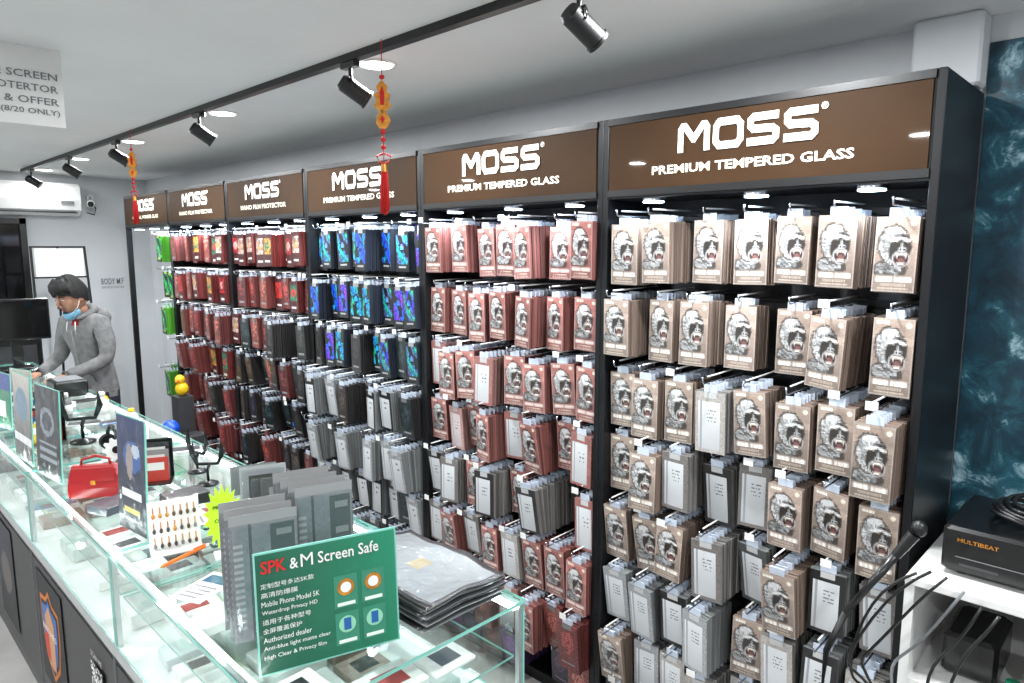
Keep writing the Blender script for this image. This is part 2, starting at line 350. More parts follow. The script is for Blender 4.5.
# ---------------- racks ----------------
BX=[-.475,-1.545,-2.60,-3.65,-4.70,-5.75,-6.80]; YFR=2.06; YB=2.49; RT=2.354
ROWS=[2.005,1.725,1.465,1.205,.945,.69,.44,.225]
def rack(i):
    xr=BX[i]; xl=BX[i+1]; P=xr-xl
    root=empty('display_rack',((xr+xl)/2,YFR+.2,0)); inv=Matrix.Translation(-Vector(root.location))
    def fin(mb,n):
        o=mb.build(n); o.parent=root; o.matrix_parent_inverse=inv; return o
    m=MB()
    m.bbox(xr-.024,xr-.0005,YFR,YB,0.0005,RT,'black',b=.002); m.bbox(xl+.0005,xl+.024,YFR,YB if i<5 else YFR+.045,0.0005,RT,'black',b=.002)
    yb=2.33
    m.box(xl+.024+(.45 if i==5 else 0),xr-.024,yb,yb+.012,.08,2.08,'whitep' if i==5 else 'backp')
    m.box(xl+.024,xr-.024,YFR+.05,YB,.0005,.05,'black')
    m.box(xl+.024,xr-.024,YFR+.004,YB,2.075,RT-.001,'black')
    m.box(xl+.03,xr-.03,YFR-.002,YFR+.004,2.105,2.33,'brown')
    for a,b,c,d in((xl+.024,xr-.024,2.082,2.105),(xl+.024,xr-.024,2.33,RT-.002)): m.box(a,b,YFR-.006,YFR+.004,c,d,'blackm')
    cx=(xl+xr)/2; F=WALLF(cx-.03,YFR-.003,0)
    logo(m,.45,.092,F@Matrix.Translation((.03,2.211,0)))
    tx='PREMIUM TEMPERED GLASS' if i<3 else ('NANO FILM PROTECTOR' if i<5 else 'ORIGINAL WONDER GLASS')
    text(m,tx,.65 if i<3 else .6,.029,F@Matrix.Translation((.03,2.147,0)),'letterg',off=.025)
    if i<5:
        for z in ROWS: m.box(xl+.03,xr-.03,yb-.02,yb,z-.004,z+.018,'black')
    for k in range(3):
        px=xl+P*(k+.5)/3+ (0.02 if k==1 else 0)
        m.cyl((px,YFR+.06,2.0745),(px,YFR+.06,2.064),.042,'chrome',n=20); m.cyl((px,YFR+.06,2.0635),(px,YFR+.06,2.060),.036,'led',n=20)
        L=bpy.data.lights.new('puck_light','SPOT'); L.energy=10; L.spot_size=math.radians(150); L.spot_blend=.8; L.color=(.80,.90,1); L.shadow_soft_size=.03
        lo=bpy.data.objects.new('puck_light',L); sc.collection.objects.link(lo); lo.parent=root; lo.matrix_parent_inverse=inv; lo.location=(px,YFR-.0,2.058); lo.rotation_euler=(math.radians(6),0,0)
    fine=[(30,52),(22,38),(14,22),(10,16),(8,12),(8,12)][i]
    kinds={0:[('tan',)]*2+[('tan','tan','tan','tan','sheet')]+[('tan','tan','tan','sheet'),('sheet','tan','tan','bw'),('sheet','bw','tan','sheet'),('sheet','sheet','tan','bw'),('dark','bw')],
           1:[('redbrown',)]*2+[('redbrown','redbrown','redbrown','redbrown','redsheet')]+[('redbrown','redbrown','redsheet'),('redbrown','redsheet','sheet')]+[('redbrown','redbrown','redsheet','redsheet','sheet'),('redbrown','redbrown','redsheet','darkred'),('purple','purple','darkred')],
           2:[('irid',),('irid',),('irid','irid','dark'),('dark','bw','bw'),('bw',),('bw','bw','dark'),('dark','bw'),('dark',)],
           3:[('multi',),('multi','darkred'),('darkred','dark','multi'),('dark','darkred'),('dark','dark','irid'),('dark','darkred'),('dark',),('dark',)],
           4:[('darkred','multi'),('darkred','multi'),('darkred',),('darkred','multi'),('darkred','dark'),('darkred',),('darkred',),('dark',)],
           5:[('greenp',)]*8}[i]
    cache={}; pk=MB()
    w=.104 if i<2 else .094; h=.205
    for ri,z in enumerate(ROWS):
        ncol=(7 if ri<2 else 8) if i<2 else 8
        for c in range(ncol):
            if i==5 and (c<6 or ri in(3,5,6,7)): continue
            if i<2 and ri>2 and random.random()<.04: continue
            k=random.choice(kinds[ri]); 
            if k not in cache: cache[k]=variants(k,*fine)
            x=xl+.085+(P-.17)*c/(ncol-1)+random.uniform(-.015,.015); yf=YFR+random.uniform(-.035,.06)-(.06*random.random() if c%2 and ri>1 else 0)
            if i==2 and ri in(3,4): yf-=.06
            zt=z-.010+random.uniform(-.012,.008)-(.015 if c%2 and ri>1 else 0); hh=h*random.uniform(.97,1.05)
            if i in(3,4): hh*=.95
            if ri==7: hh=.165; zt=z-.006; 
            rz=max(-.22,min(.2,random.gauss(0,.10))); ry=random.gauss(0,.026); tilt=random.uniform(-.02,.05) if ri<3 else random.uniform(0,.18)
            if x-w/2-.01<xl+.03 or x+w/2+.01>xr-.03: rz*=.4
            base=lambda yy:Matrix.Translation((x,yy,zt))@Matrix.Rotation(rz,4,'Z')@Matrix.Rotation(ry,4,'Y')
            e=EDGE[k]; t=.0125; yy=yf+t; q=0; yend=yb-.035-random.choice((0,0,0,.06,.1))
            while yy<yend:
                s=random.uniform(.72,1.15); ww=w*random.uniform(.97,1.0); B=base(yy)@Matrix.Translation((random.uniform(-.003,.003),0,random.uniform(-.004,.003)))@Matrix.Rotation(tilt*max(0,1-q*.12),4,'X')
                pk.box(-ww/2,ww/2,-.0095,0,-hh,0,'matte',tuple(min(1,v*s) for v in e),B)
                if q%2==0: pk.box(-w*.2,w*.2,-.004,0,0,.022,'tab',(1,1,1),B)
                yy+=t; q+=1
            B=base(yf)@Matrix.Rotation(tilt,4,'X')
            pk.box(-w/2,w/2,.0003,.008,-hh,0,'matte',e,B)
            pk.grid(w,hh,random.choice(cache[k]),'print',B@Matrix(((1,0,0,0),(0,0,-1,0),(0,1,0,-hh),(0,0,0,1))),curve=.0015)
            pk.box(-w*.22,w*.22,.002,.006,0,.024,'tab',(1,1,1),B)
            yt=yf-random.uniform(.015,.06)
            m.tube([(x,yb-.02,z+.012),(x,yt,z+.008),(x,yt-.006,z+.016),(x,yt-.007,z+.03)],.0028,'chrome',n=6)
            m.tube([(x-.006,yb-.02,z+.030),(x-.006,yf-.01,z+.026)],.003,'white',n=5)
            if random.random()<.35: m.box(x-.016,x+.016,yt-.0095,yt-.008,z+.010,z+.034,'paper')
    fin(m,'rack_frame'); fin(pk,'screen_protector_packs')
for i in range(6): rack(i)
# ---------------- ceiling fittings ----------------
TY=1.43
simple('lighting_track',lambda m:m.box(-7.3,.6,TY-.016,TY+.016,CZ-.026,CZ-.0005,'blackm'))
for k,x in enumerate((-1.155,-2.19,-3.52,-4.78,-5.84,-7.0)):
    m=MB(); y=TY; m.bbox(x-.045,x+.045,y-.015,y+.015,CZ-.048,CZ-.0265,'blackp',b=.003)
    m.cyl((x,y,CZ-.048),(x,y,CZ-.085),.007,'blackm')
    c=Vector((x,y,CZ-.115)); d=Vector((.25+.1*(k%2),.72,-.52)).normalized(); q=.85
    m.cyl(c-d*.035*q,c+d*.075*q,.036*q,'blackm',n=24); m.cyl(c-d*.05*q,c-d*.0351*q,.026*q,'blackm',r1=.036*q,n=24)
    m.cyl(c+d*.0751*q,c+d*.085*q,.040*q,'blackm',n=24); m.cyl(c+d*.0851*q,c+d*.087*q,.030*q,'grey',n=24)
    s=d.cross(Vector((0,0,1))).normalized()
    m.tube([c+s*.038*q,c+s*.042*q+Vector((0,0,.016)),c+s*.03*q+Vector((0,0,.032)),c-s*.03*q+Vector((0,0,.032)),c-s*.042*q+Vector((0,0,.016)),c-s*.038*q],.004,'blackm')
    m.build('track_spotlight')
def downl(x,y,e,vis=True):
    m=MB(); m.lathe([(.062,0),(.075,-.004),(.078,-.001),(.078,0)],(x,y,CZ-.0005),'white',n=28)
    m.cyl((x,y,CZ-.005),(x,y,CZ-.0065),.06,'ledw',n=28); o=m.build('ceiling_downlight')
    L=bpy.data.lights.new('downlight_lamp','AREA'); L.shape='DISK'; L.size=.12; L.energy=e; L.color=(.96,.985,1)
    lo=bpy.data.objects.new('downlight_lamp',L); sc.collection.objects.link(lo); lo.location=(x,y,CZ-.012); lo.parent=o
for x in(.44,-.90,-2.23,-3.57,-4.91): downl(x,1.57,27)
downl(-6.13,1.57,18); downl(-7.2,1.57,4)
for x in(.8,-1.2,-3.2,-5.2,-6.8): downl(x,-.6,45)  # unseen row of downlights, added as fill light for the room
def hs(m):
    x=-2.88; m.box(x-.004,x,.22,.705,2.32,CZ-.001,'paper')
    F=frame((x+.0005,.69,0),(0,1,0))
    for s,w,z in(('DE SCREEN',.21,2.475),('PROTERTOR',.22,2.433),('60% & OFFER',.24,2.391),('(8/20 ONLY)',.17,2.352)):
        text(m,s,w,.024,F@Matrix.Translation((0,z,0)),'grey',align='R',off=.01)
simple('hanging_ceiling_sign',hs)
def deco(x,sc_=1):
    y=TY-.03; m=MB(); z0=CZ-.02
    m.cyl((x,y,CZ-.001),(x,y,z0-.55*sc_),.0015,'redthread',n=6)
    F=lambda z:frame((x,y,z0-z*sc_),(.7,.7,0))
    S=Matrix.Scale(sc_,4)
    def fish(P,z,mat,th=.01): m.poly(P,mat,mtx=F(z)@S@Matrix.Translation((0,0,th/2)),th=th)
    fish([(0,.05),(.018,.03),(.014,.012),(.027,.004),(.020,-.018),(.030,-.03),(.016,-.045),(.0,-.055),(-.016,-.045),(-.028,-.032),(-.019,-.016),(-.027,.004),(-.014,.012),(-.019,.030)],.16,'gold')
    fish([(0,.03),(.008,.01),(.006,-.03),(-.006,-.03),(-.008,.01)],.16,'redthread',.013)
    fish([(0,.035),(.018,.014),(.026,-.006),(.012,-.03),(-.012,-.03),(-.022,-.012),(-.018,.012)],.235,'gold')
    fish([(0,.012),(.008,0),(0,-.014),(-.008,0)],.235,'redthread',.013)
    for zz in(.10,.275,.30,.325): m.sph((x,y,z0-zz*sc_),(.009*sc_,.009*sc_,.008*sc_),'redthread')
    for s in(-1,1):
        m.tube([(x+s*.004,y,z0-.345*sc_),(x+s*.018*sc_,y+s*.016*sc_,z0-.355*sc_),(x+s*.010*sc_,y+s*.010*sc_,z0-.375*sc_),(x,y,z0-.38*sc_)],.0035*sc_,'redthread')
    m.cyl((x,y,z0-.38*sc_),(x,y,z0-.405*sc_),.008*sc_,'gold',r1=.011*sc_)
    for k in range(26):
        a=k*2.4; r=.012*math.sqrt(k/26); m.tube([(x+r*.7*math.cos(a),y+r*.7*math.sin(a),z0-.40*sc_),(x+r*1.2*math.cos(a),y+r*1.2*math.sin(a),z0-.46*sc_),(x+r*1.3*math.cos(a),y+r*1.3*math.sin(a),z0-(.535+.01*math.sin(k))*sc_)],.0022,'redthread',n=5)
    m.build('chinese_tassel_ornament')
deco(-1.96,1); deco(-4.42,.95)
def ac(m):
    y0,y1=1.03,1.88
    pr=[(XF+.001,2.20),(XF+.13,2.20),(XF+.20,2.25),(XF+.215,2.34),(XF+.20,2.46),(XF+.16,2.49),(XF+.001,2.49)]
    n=len(pr); V=[(p[0],y0,p[1]) for p in pr]+[(p[0],y1,p[1]) for p in pr]
    m.add(V,[tuple(range(n)),tuple(range(2*n-1,n-1,-1))]+[(i,n+i,n+(i+1)%n,(i+1)%n) for i in range(n)],'white')
    m.box(XF+.135,XF+.2,y0+.04,y1-.04,2.235,2.243,'grey'); m.box(XF+.14,XF+.205,y0+.03,y1-.03,2.222,2.228,'blackp')
    m.box(XF+.206,XF+.218,y1-.16,y1-.06,2.30,2.33,'grey')
simple('air_conditioner',ac)
def cctv(m):
    m.cyl((XF+.001,2.0,2.38),(XF+.05,2.0,2.38),.03,'white'); m.tube([(XF+.05,2.0,2.38),(XF+.09,2.0,2.36),(XF+.1,1.99,2.34)],.01,'white')
    m.cyl((XF+.06,2.0,2.34),(XF+.2,1.96,2.31),.032,'white',n=20); m.cyl((XF+.2,1.96,2.31),(XF+.205,1.959,2.309),.026,'blackp',n=20)
    m.tube([(XF+.02,2.0,2.35),(XF+.02,2.05,2.28),(XF+.02,2.03,2.22),(XF+.02,1.97,2.24)],.005,'blackp')
simple('security_camera',cctv)
def wsign(m):
    F=frame((XF+.002,2.15,1.55),(0,1,0)); text(m,'BODY M.F',.20,.06,F,'grey',off=.01); text(m,'SERVICE CENTRE',.20,.02,F@Matrix.Translation((0,-.04,0)),'grey')
simple('wall_lettering',wsign)
def easel(m):
    x=-7.0
    m.box(x,x+.01,1.40,1.76,1.66,1.90,'paper'); m.box(x-.004,x+.012,1.38,1.78,1.645,1.66,'blackm')
    for a,b in((1.38,1.38),(1.78,1.84)): m.cyl((x-.02,a,1.92),(x+.06,b,0.001),.010,'blackm')
    m.cyl((x-.03,1.58,1.92),(x-.3,1.58,.001),.010,'blackm'); m.box(x-.02,x-.005,1.38,1.78,1.905,1.92,'blackm')
simple('easel_board',easel)
# ---------------- counter ----------------
CX1=-1.146; CX0=-6.55; CY0=.56; CY1=1.226; CT=1.0; DK=.70
def counter(m):
    t=.008
    m.box(CX0,CX1,CY0,CY1,0.0005,DK-.02,'black')
    m.box(CX0,CX1,CY0,CY1,DK-.02,DK,'white')
    def pane(x0,x1,y0,y1,z0,z1,ax):
        V=[(x0,y0,z0),(x1,y0,z0),(x1,y1,z0),(x0,y1,z0),(x0,y0,z1),(x1,y0,z1),(x1,y1,z1),(x0,y1,z1)]
        F=[(0,3,2,1),(4,5,6,7),(0,1,5,4),(1,2,6,5),(2,3,7,6),(3,0,4,7)]
        big={'z':(0,1),'y':(2,4),'x':(3,5)}[ax]
        m.add(V,F,['glass' if k in big else 'gedge' for k in range(6)])
    n=5; W=(CX1-CX0)/n
    for k in range(n):
        a=CX0+W*k+.001; b=a+W-.002
        pane(a,b,CY0-.004,CY1+.004,CT-t,CT,'z')
        pane(a,b,CY0,CY0+.006,DK+.001,CT-t-.001,'y')
        pane(a+.01,b-.01,CY0+.03,CY1-.03,.85,.856,'z')
        for yy in(CY0+.012,CY1-.012): m.box(a,b,yy-.008,yy+.008,CT-t-.016,CT-t-.001,'alu')
        for yy in(CY0+.026,CY1-.026): m.box(a+.01,b-.01,yy-.005,yy+.005,CT-t-.014,CT-t-.002,'ledstrip')
        for xx in(a+.008,b-.008):
            for yy in(CY0+.012,CY1-.012): m.box(xx-.007,xx+.007,yy-.007,yy+.007,DK,CT-t-.016,'alu')
        m.box(a,b,CY0-.004,CY0-.0005,DK-.03,DK+.008,'alu')
        m.box(a,b,CY1-.008,CY1-.002,DK,CT-t-.02,'whitep') if k<4 else pane(a,b,CY1-.006,CY1,DK+.001,CT-t-.001,'y')
        m.box(a+.012,b-.012,CY0-.003,CY0-.0005,.06,DK-.05,'blackm')
        m.box(b-.004,b,CY0-.006,CY0-.0005,.02,DK-.03,'grey')
    pane(CX1-.006,CX1,CY0+.007,CY1-.007,DK+.001,CT-t-.001,'x'); pane(CX0,CX0+.006,CY0+.007,CY1-.007,DK+.001,CT-t-.001,'x')
    m.box(CX1-.012,CX1+.003,CY0,CY1,DK-.02,DK+.008,'alu')
    r=random.Random(4)
    for lvl,z in((0,DK+.001),(1,.857)):
        x=CX1-.06
        while x>CX0+.2:
            w=r.uniform(.085,.12)
            if any(abs(x-w/2-(CX0+1.0808*k))<.1 for k in range(6)): x-=.05; continue
            y=CY0+.06
            while y<CY1-.17:
                d=r.uniform(.14,.19); h=r.choice((.012,.02,.03)) if lvl else r.uniform(.02,.06)
                if r.random()<(.45 if lvl else .85):
                    c=r.choice([(.93,.93,.92)]*6+[(.8,.84,.85),(.1,.1,.12),(.75,.8,.78),(.6,.5,.45),(.35,.5,.65)])
                    Bm=Matrix.Translation((x-w/2,y+d/2,z))@Matrix.Rotation(r.gauss(0,.05),4,'Z')
                    m.bbox(-w/2+.006,w/2-.006,-d/2+.006,d/2-.006,0,h,'print',c,Bm,b=.003)
                    m.box(-w*.25,w*.25,-d*.2,d*.25,h,h+.0008,'matte',r.choice([(.3,.35,.4),(.7,.72,.74),(.85,.85,.85),(.8,.86,.84),(.1,.1,.12),(.6,.2,.18)]),Bm)
                y+=d+.01
            x-=w+.008
simple('glass_display_counter',counter)
def emblem(m):
    F=WALLF(-3.05,CY0-.0075,.16)
    m.poly([(-.19,0),(.19,0),(.19,.46),(-.19,.46)],'matte',(.05,.05,.07),F,th=.003)
    def sh(s): return [(x*s,.24+(y)*s) for x,y in((0,-.2),(.10,-.12),(.14,.02),(.14,.13),(.05,.14),(0,.18),(-.05,.14),(-.14,.13),(-.14,.02),(-.10,-.12))]
    for s,c,z in((1,(.75,.42,.1),.001),(.88,(.12,.12,.16),.002),(.78,(.2,.4,.65),.003)): m.poly(sh(s),'matte',c,F@Matrix.Translation((0,0,z)))
    m.poly([(-.05,.1),(.05,.1),(.07,.3),(0,.36),(-.07,.3)],'matte',(.75,.55,.4),F@Matrix.Translation((0,0,.004)))
    m.poly([(-.10,.2),(-.03,.26),(-.02,.12),(-.07,.13)],'matte',(.75,.2,.12),F@Matrix.Translation((0,0,.0045)))
    text(m,'RHINO SHIELD',.2,.025,F@Matrix.Translation((0,.24,.004)),'matte',(.95,.9,.9),off=.01)
    F=WALLF(-2.42,CY0-.0075,.42)
    r=np.random.default_rng(2); C=np.where(r.random((17,17,1))>.5,.9,.05)*np.ones((17,17,3)); m.grid(.13,.13,C,'matte',F@Matrix.Translation((0,0,.002)))
    text(m,'SCAN ME',.12,.02,F@Matrix.Translation((0,.15,0)),'matte',(.8,.8,.8))
    for x,c in((-3.9,(.12,.12,.15)),(-4.8,(.1,.2,.3)),(-1.9,(.12,.12,.14))):
        F=WALLF(x,CY0-.0075,.12); U,V=grid_uv(24,34); C=np.ones((34,24,3))*np.array(c)*(.4+V)[...,None]; C=np.where((el(U,V,.5,.5,.3,.2)<1)[...,None],np.array((.35,.33,.32)),C); m.grid(.36,.5,C,'matte',F)
simple('counter_front_posters',emblem)
def gsign(m):
    a=Vector((-1.32,.60,CT+.001));b=Vector((-1.23,.886,CT+.001)); c=(a+b)/2; F=frame(c,b-a,tilt=.06)
    W=.31;H=.268
    m.poly([(-W/2,0),(W/2,0),(W/2,H),(-W/2,H)],'gedge',mtx=F@Matrix.Translation((0,0,-.001)),th=.004)
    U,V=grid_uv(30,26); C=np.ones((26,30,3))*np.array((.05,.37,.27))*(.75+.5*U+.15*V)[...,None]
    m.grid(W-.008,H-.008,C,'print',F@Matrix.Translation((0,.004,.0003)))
    T=lambda x,y:F@Matrix.Translation((x,y,.0012))
    text(m,'SPK',.052,.028,T(-.115,.222),'redtxt',off=.02); text(m,'&',.018,.024,T(-.073,.222),'white',off=.01)
    text(m,'M',.026,.028,T(-.046,.222),'white',off=0); text(m,'Screen Safe',.135,.026,T(.045,.222),'white',off=.012)
    y=.190
    for s,w in(('定制型号多达5K款',.11),('高清防爆膜',.075),('Mobile Phone Model 5K',.12),('Waterdrop Privacy HD',.115),('适用于各种型号',.10),('全屏覆盖保护',.08),('Authorized dealer',.10),('Anti-blue light matte clear',.14),('High Clear & Privacy film',.13)):
        text(m,s,w,.0115,T(-.143,y),'white',align='L'); y-=.0195
    for i in range(2):
        for j in range(2):
            x=.035+i*.062; yy=.125-j*.085
            m.poly([(-.026,-.016),(.026,-.016),(.026,.058),(-.026,.058)],'matte',(.20,.50,.40),T(x,yy))
            m.cyl((0,.03,.0005),(0,.03,.0015),.019,'gold' if j==0 else 'greenlt',n=20,mtx=T(x,yy)); m.cyl((0,.03,.0016),(0,.03,.002),.012,'paper' if j==0 else 'greenlt',n=20,mtx=T(x,yy))
            if j==1: m.poly([(-.008,.018),(.008,.018),(.008,.045),(-.008,.045)],'matte',(.1,.35,.6),T(x,yy)@Matrix.Translation((0,0,.0025)))
            m.poly([(-.02,-.012),(.02,-.012),(.02,-.004),(-.02,-.004)],'matte',(.85,.9,.86),T(x,yy)@Matrix.Translation((0,0,.0006)))
    m.poly([(-.05,0),(.05,0),(.05,.14),(-.05,.14)],'acrylic',mtx=frame(c+Vector((-.055,.016,0)),b-a,tilt=-.30),th=.003)
simple('promo_sign_board',gsign)
def bags(m):
    r=random.Random(3); z=CT+.001; nx,ny=24,14
    for k in range(15):
        x0,x1=-1.60+r.uniform(-.012,.012),-1.205+r.uniform(-.015,.01); y0,y1=.945+r.uniform(-.008,.008),1.20+r.uniform(-.008,.01)
        top=(k==14); V=[];F=[]
        for s in range(2):
            for j in range(ny+1):
                for i in range(nx+1):
                    u=i/nx;v=j/ny; wv=(.012*math.sin(u*6+1)*math.sin(v*4)+.010*(1-u)*(1-u)+.0015*math.sin(u*21+v*13))*(.3+k/15)
                    V.append((x0+(x1-x0)*u,y0+(y1-y0)*v,z+ (0 if k==0 and s==0 else max(0,wv)) + s*.003))
        q=(nx+1)*(ny+1); C=[]
        def cc(i,j):
            if not top: return (.08,.08,.09) if k%2 else (.30,.31,.32)
            if i in(0,nx-1) or j in(0,ny-1): return (.20,.20,.21)
            if 9<i<13 and 5<j<9: return (.60,.55,.42)
            return (.50,.52,.525)
        for s in range(2):
            for j in range(ny):
                for i in range(nx):
                    a=s*q+j*(nx+1)+i; f=(a,a+1,a+nx+2,a+nx+1); F.append(f if s else f[::-1]); C.append(cc(i,j))
        per=[i for i in range(nx+1)]+[j*(nx+1)+nx for j in range(1,ny+1)]+[ny*(nx+1)+i for i in range(nx-1,-1,-1)]+[j*(nx+1) for j in range(ny-1,0,-1)]
        for a,b in zip(per,per[1:]+per[:1]): F.append((a,b,b+q,a+q)); C.append((.1,.1,.11) if k%2 else (.5,.5,.5))
        m.add(V,F,'print',C,smooth=True); z+=.0042
simple('stack_of_packaging_bags',bags)
def blist(m):
    for k,(x,y,a,h,w) in enumerate(((-1.455,.685,1.27,.300,.15),(-1.49,.69,1.27,.305,.15),(-1.53,.695,1.27,.31,.15),(-1.46,.845,1.27,.325,.14),(-1.495,.846,1.27,.33,.14),(-1.535,.847,1.27,.33,.14),(-1.575,.848,1.27,.335,.14))):
        F=frame((x,y,CT+.001),(math.cos(a),math.sin(a),0),tilt=.03)
        m.box(-w/2,w/2,0,h,-.006,-.004,'print',(.36,.37,.38),F)
        U,V=grid_uv(22,40); C=np.ones((40,22,3))*np.array((.44,.45,.46)); C*=1+.04*rng.standard_normal((40,22,1))
        C=np.where(((U>.28)&(U<.34))[...,None],.05,C); C=np.where(((U>.60)&(U<.97)&(V<.9))[...,None],np.array((.06,.06,.07)),C)
        C=np.where(((U>.68)&(U<.9)&(np.floor(V*20)%4==0)&(V<.85))[...,None],.5,C)
        C=np.where(((U>.05)&(U<.2)&(V>.1)&(V<.8)&((np.floor(V*40)%2)==0))[...,None],.65,C); C=np.where((V>.93)[...,None],.55,C)
        m.grid(w,h,C,'print',F@Matrix.Translation((0,0,-.003)))
        m.bbox(-w/2+.004,w/2-.004,.01,h-.02,-.002,.018,'bag',mtx=F,b=.004)
simple('screen_film_blister_packs',blist)
def poster(name,a,b,h,fn,tilt=.04):
    m=MB(); a=Vector(a);b=Vector(b); W=(b-a).length; c=(a+b)/2; F=frame(c,b-a,tilt=tilt)
    m.poly([(-W/2-.004,0),(W/2+.004,0),(W/2+.004,h+.004),(-W/2-.004,h+.004)],'gedge',mtx=F,th=.005)
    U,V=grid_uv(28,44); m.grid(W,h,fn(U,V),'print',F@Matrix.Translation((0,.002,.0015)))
    nrm=(b-a).normalized().cross(Vector((0,0,1)))
    m.poly([(-W/2,-.0),(W/2,0),(W/2,.05),(-W/2,.05)],'acrylic',mtx=frame(c-nrm*.04,b-a,tilt=-.5),th=.003)
    return m.build(name)
def p_blue(U,V):
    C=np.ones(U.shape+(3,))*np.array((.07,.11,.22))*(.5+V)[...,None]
    C=np.where((el(U,V,.55,.66,.32,.14)<1)[...,None],np.array((.15,.32,.55)),C); C=np.where((el(U,V,.45,.62,.12,.16)<1)[...,None],np.array((.55,.50,.48)),C); C=np.where((el(U,V,.68,.72,.14,.06)<1)[...,None],np.array((.65,.7,.75)),C)
    C=np.where(((V<.36)&(V>.30)&(U>.15)&(U<.85))[...,None],.85,C); C=np.where(((V<.2)&(V>.17)&(U>.2)&(U<.8))[...,None],np.array((.8,.7,.3)),C); C=np.where(((V<.12)&(V>.08)&(U>.1)&(U<.9)&(np.floor(U*28)%3>0))[...,None],.7,C); return C
def p_black(U,V):
    C=np.ones(U.shape+(3,))*np.array((.06,.06,.07))
    C=np.where((el(U,V,.5,.62,.3,.16)<1)[...,None],np.array((.45,.47,.5)),C); C=np.where((el(U,V,.5,.62,.2,.10)<1)[...,None],np.array((.12,.16,.2)),C)
    C=np.where(((V>.15)&(V<.38)&(U>.15)&(U<.85)&((np.floor(V*22)%2)==0))[...,None],np.array((.50,.53,.56)),C); return C
def p_warm(U,V):
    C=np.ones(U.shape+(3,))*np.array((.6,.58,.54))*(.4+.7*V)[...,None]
    C=np.where((el(U,V,.5,.65,.35,.2)<1)[...,None],np.array((.3,.42,.5)),C); C=np.where(((V<.3)&(V>.2))[...,None],.85,C); return C
def p_green(U,V):
    C=np.ones(U.shape+(3,))*np.array((.1,.45,.3)); C=np.where((V>.7)[...,None],np.array((.1,.2,.5)),C); C=np.where(((V<.5)&(V>.2)&(U>.2)&(U<.8))[...,None],.85,C); return C
poster('acrylic_poster_stand',(-2.43,.655,CT+.001),(-2.243,.676,CT+.001),.37,p_blue)
poster('acrylic_poster_stand',(-3.27,.60,CT+.001),(-3.02,.625,CT+.001),.36,p_black)
poster('acrylic_poster_stand',(-3.62,.59,CT+.001),(-3.36,.60,CT+.001),.37,p_warm)
poster('acrylic_poster_stand',(-4.4,.62,CT+.001),(-4.1,.66,CT+.001),.28,p_green)
poster('acrylic_poster_stand',(-4.9,.80,CT+.001),(-4.7,.86,CT+.001),.20,p_warm)
def charm(m):
    F=frame((-2.11,.715,CT+.001),(.25,.97,0),tilt=.15); W=.14
    m.poly([(-W/2,0),(W/2,0),(W/2,.15),(-W/2,.15)],'paper',mtx=F,th=.004)
    m.box(-W/2,W/2,0,.006,-.05,.04,'white',mtx=F@Matrix.Rotation(.15,4,'X'))
    r=random.Random(2)
    for j in range(3):
        for i in range(7):
            x=-W/2+.014+i*.0187;y=.125-j*.045
            m.cyl((x,y+.008,.003),(x,y-.012,.003),.0015,'gold',n=6,mtx=F)
            m.sph((x,y-.018,.005),(.005,.008,.004),r.choice(['gold','wood','wood','grey','darkgrey']),n=8,m=6,mtx=F)
simple('earring_display_card',charm)
def burst(m):
    F=frame((-1.96,.80,CT+.001),(.3,.95,0),tilt=.05); P=[]
    for k in range(36):
        a=2*math.pi*k/36; s=(1 if k%2 else .72); P.append((.055*s*math.cos(a),.115+.10*s*math.sin(a)))
    m.poly(P,'neon',mtx=F,th=.003); m.poly([(-.012,0),(.012,0),(.012,.06),(-.012,.06)],'neon',mtx=F@Matrix.Translation((0,0,-.004)),th=.002)
    m.box(-.03,.03,0,.006,-.03,.03,'white',mtx=F)
    text(m,'PROMO',.055,.012,F@Matrix.Translation((0,.14,0)),'black',off=.01); text(m,'OFFER',.05,.012,F@Matrix.Translation((0,.10,0)),'black',off=.01)
simple('starburst_price_card',burst)
def pen(m):
    a=Vector((-2.0,.63,CT+.0065));b=Vector((-2.054,.778,CT+.0065)); d=(b-a).normalized()
    m.cyl(a+d*.012,b,.0055,'orange',n=12); m.cyl(a,a+d*.012,.001,'gold',r1=.005,n=12); m.cyl(b,b+d*.012,.0045,'white',n=12)
    m.box(-.002,.002,-.0015,.0015,0,.04,'orange',mtx=Matrix.Translation(b-d*.04+Vector((0,0,.007)))@d.to_track_quat('Z','Y').to_matrix().to_4x4())
simple('ballpoint_pen',pen)
def bag(m):
    F=frame((-2.80,.69,CT+.001),(.55,.83,0)); w,h,d=.17,.115,.06
    V=[];pr=[(1,0,1),(1.03,.3,1.05),(.98,.7,.8),(.9,1,.35)]
    for sx,z,sy in pr:
        for x,y in((-1,-1),(-.85,-1.1),(.85,-1.1),(1,-1),(1,1),(.85,1.1),(-.85,1.1),(-1,1)): V.append((x*sx*w/2,z*h,y*sy*d/2))
    Fc=[(k*8+i,k*8+(i+1)%8,(k+1)*8+(i+1)%8,(k+1)*8+i) for k in range(3) for i in range(8)]+[tuple(range(7,-1,-1)),tuple(range(24,32))]
    m.add(V,Fc,'red',mtx=F); m.tube([(-.05,.11,0),(-.045,.135,0),(0,.148,0),(.045,.135,0),(.05,.11,0)],.005,'red',mtx=F)
    m.box(-.008,.008,.05,.065,d/2+.004,d/2+.01,'gold',mtx=F); m.poly([(-.075,.06),(.075,.06),(.07,.112),(-.07,.112)],'red',mtx=F@Matrix.Translation((0,0,d/2+.006)),th=.003)
simple('red_handbag',bag)
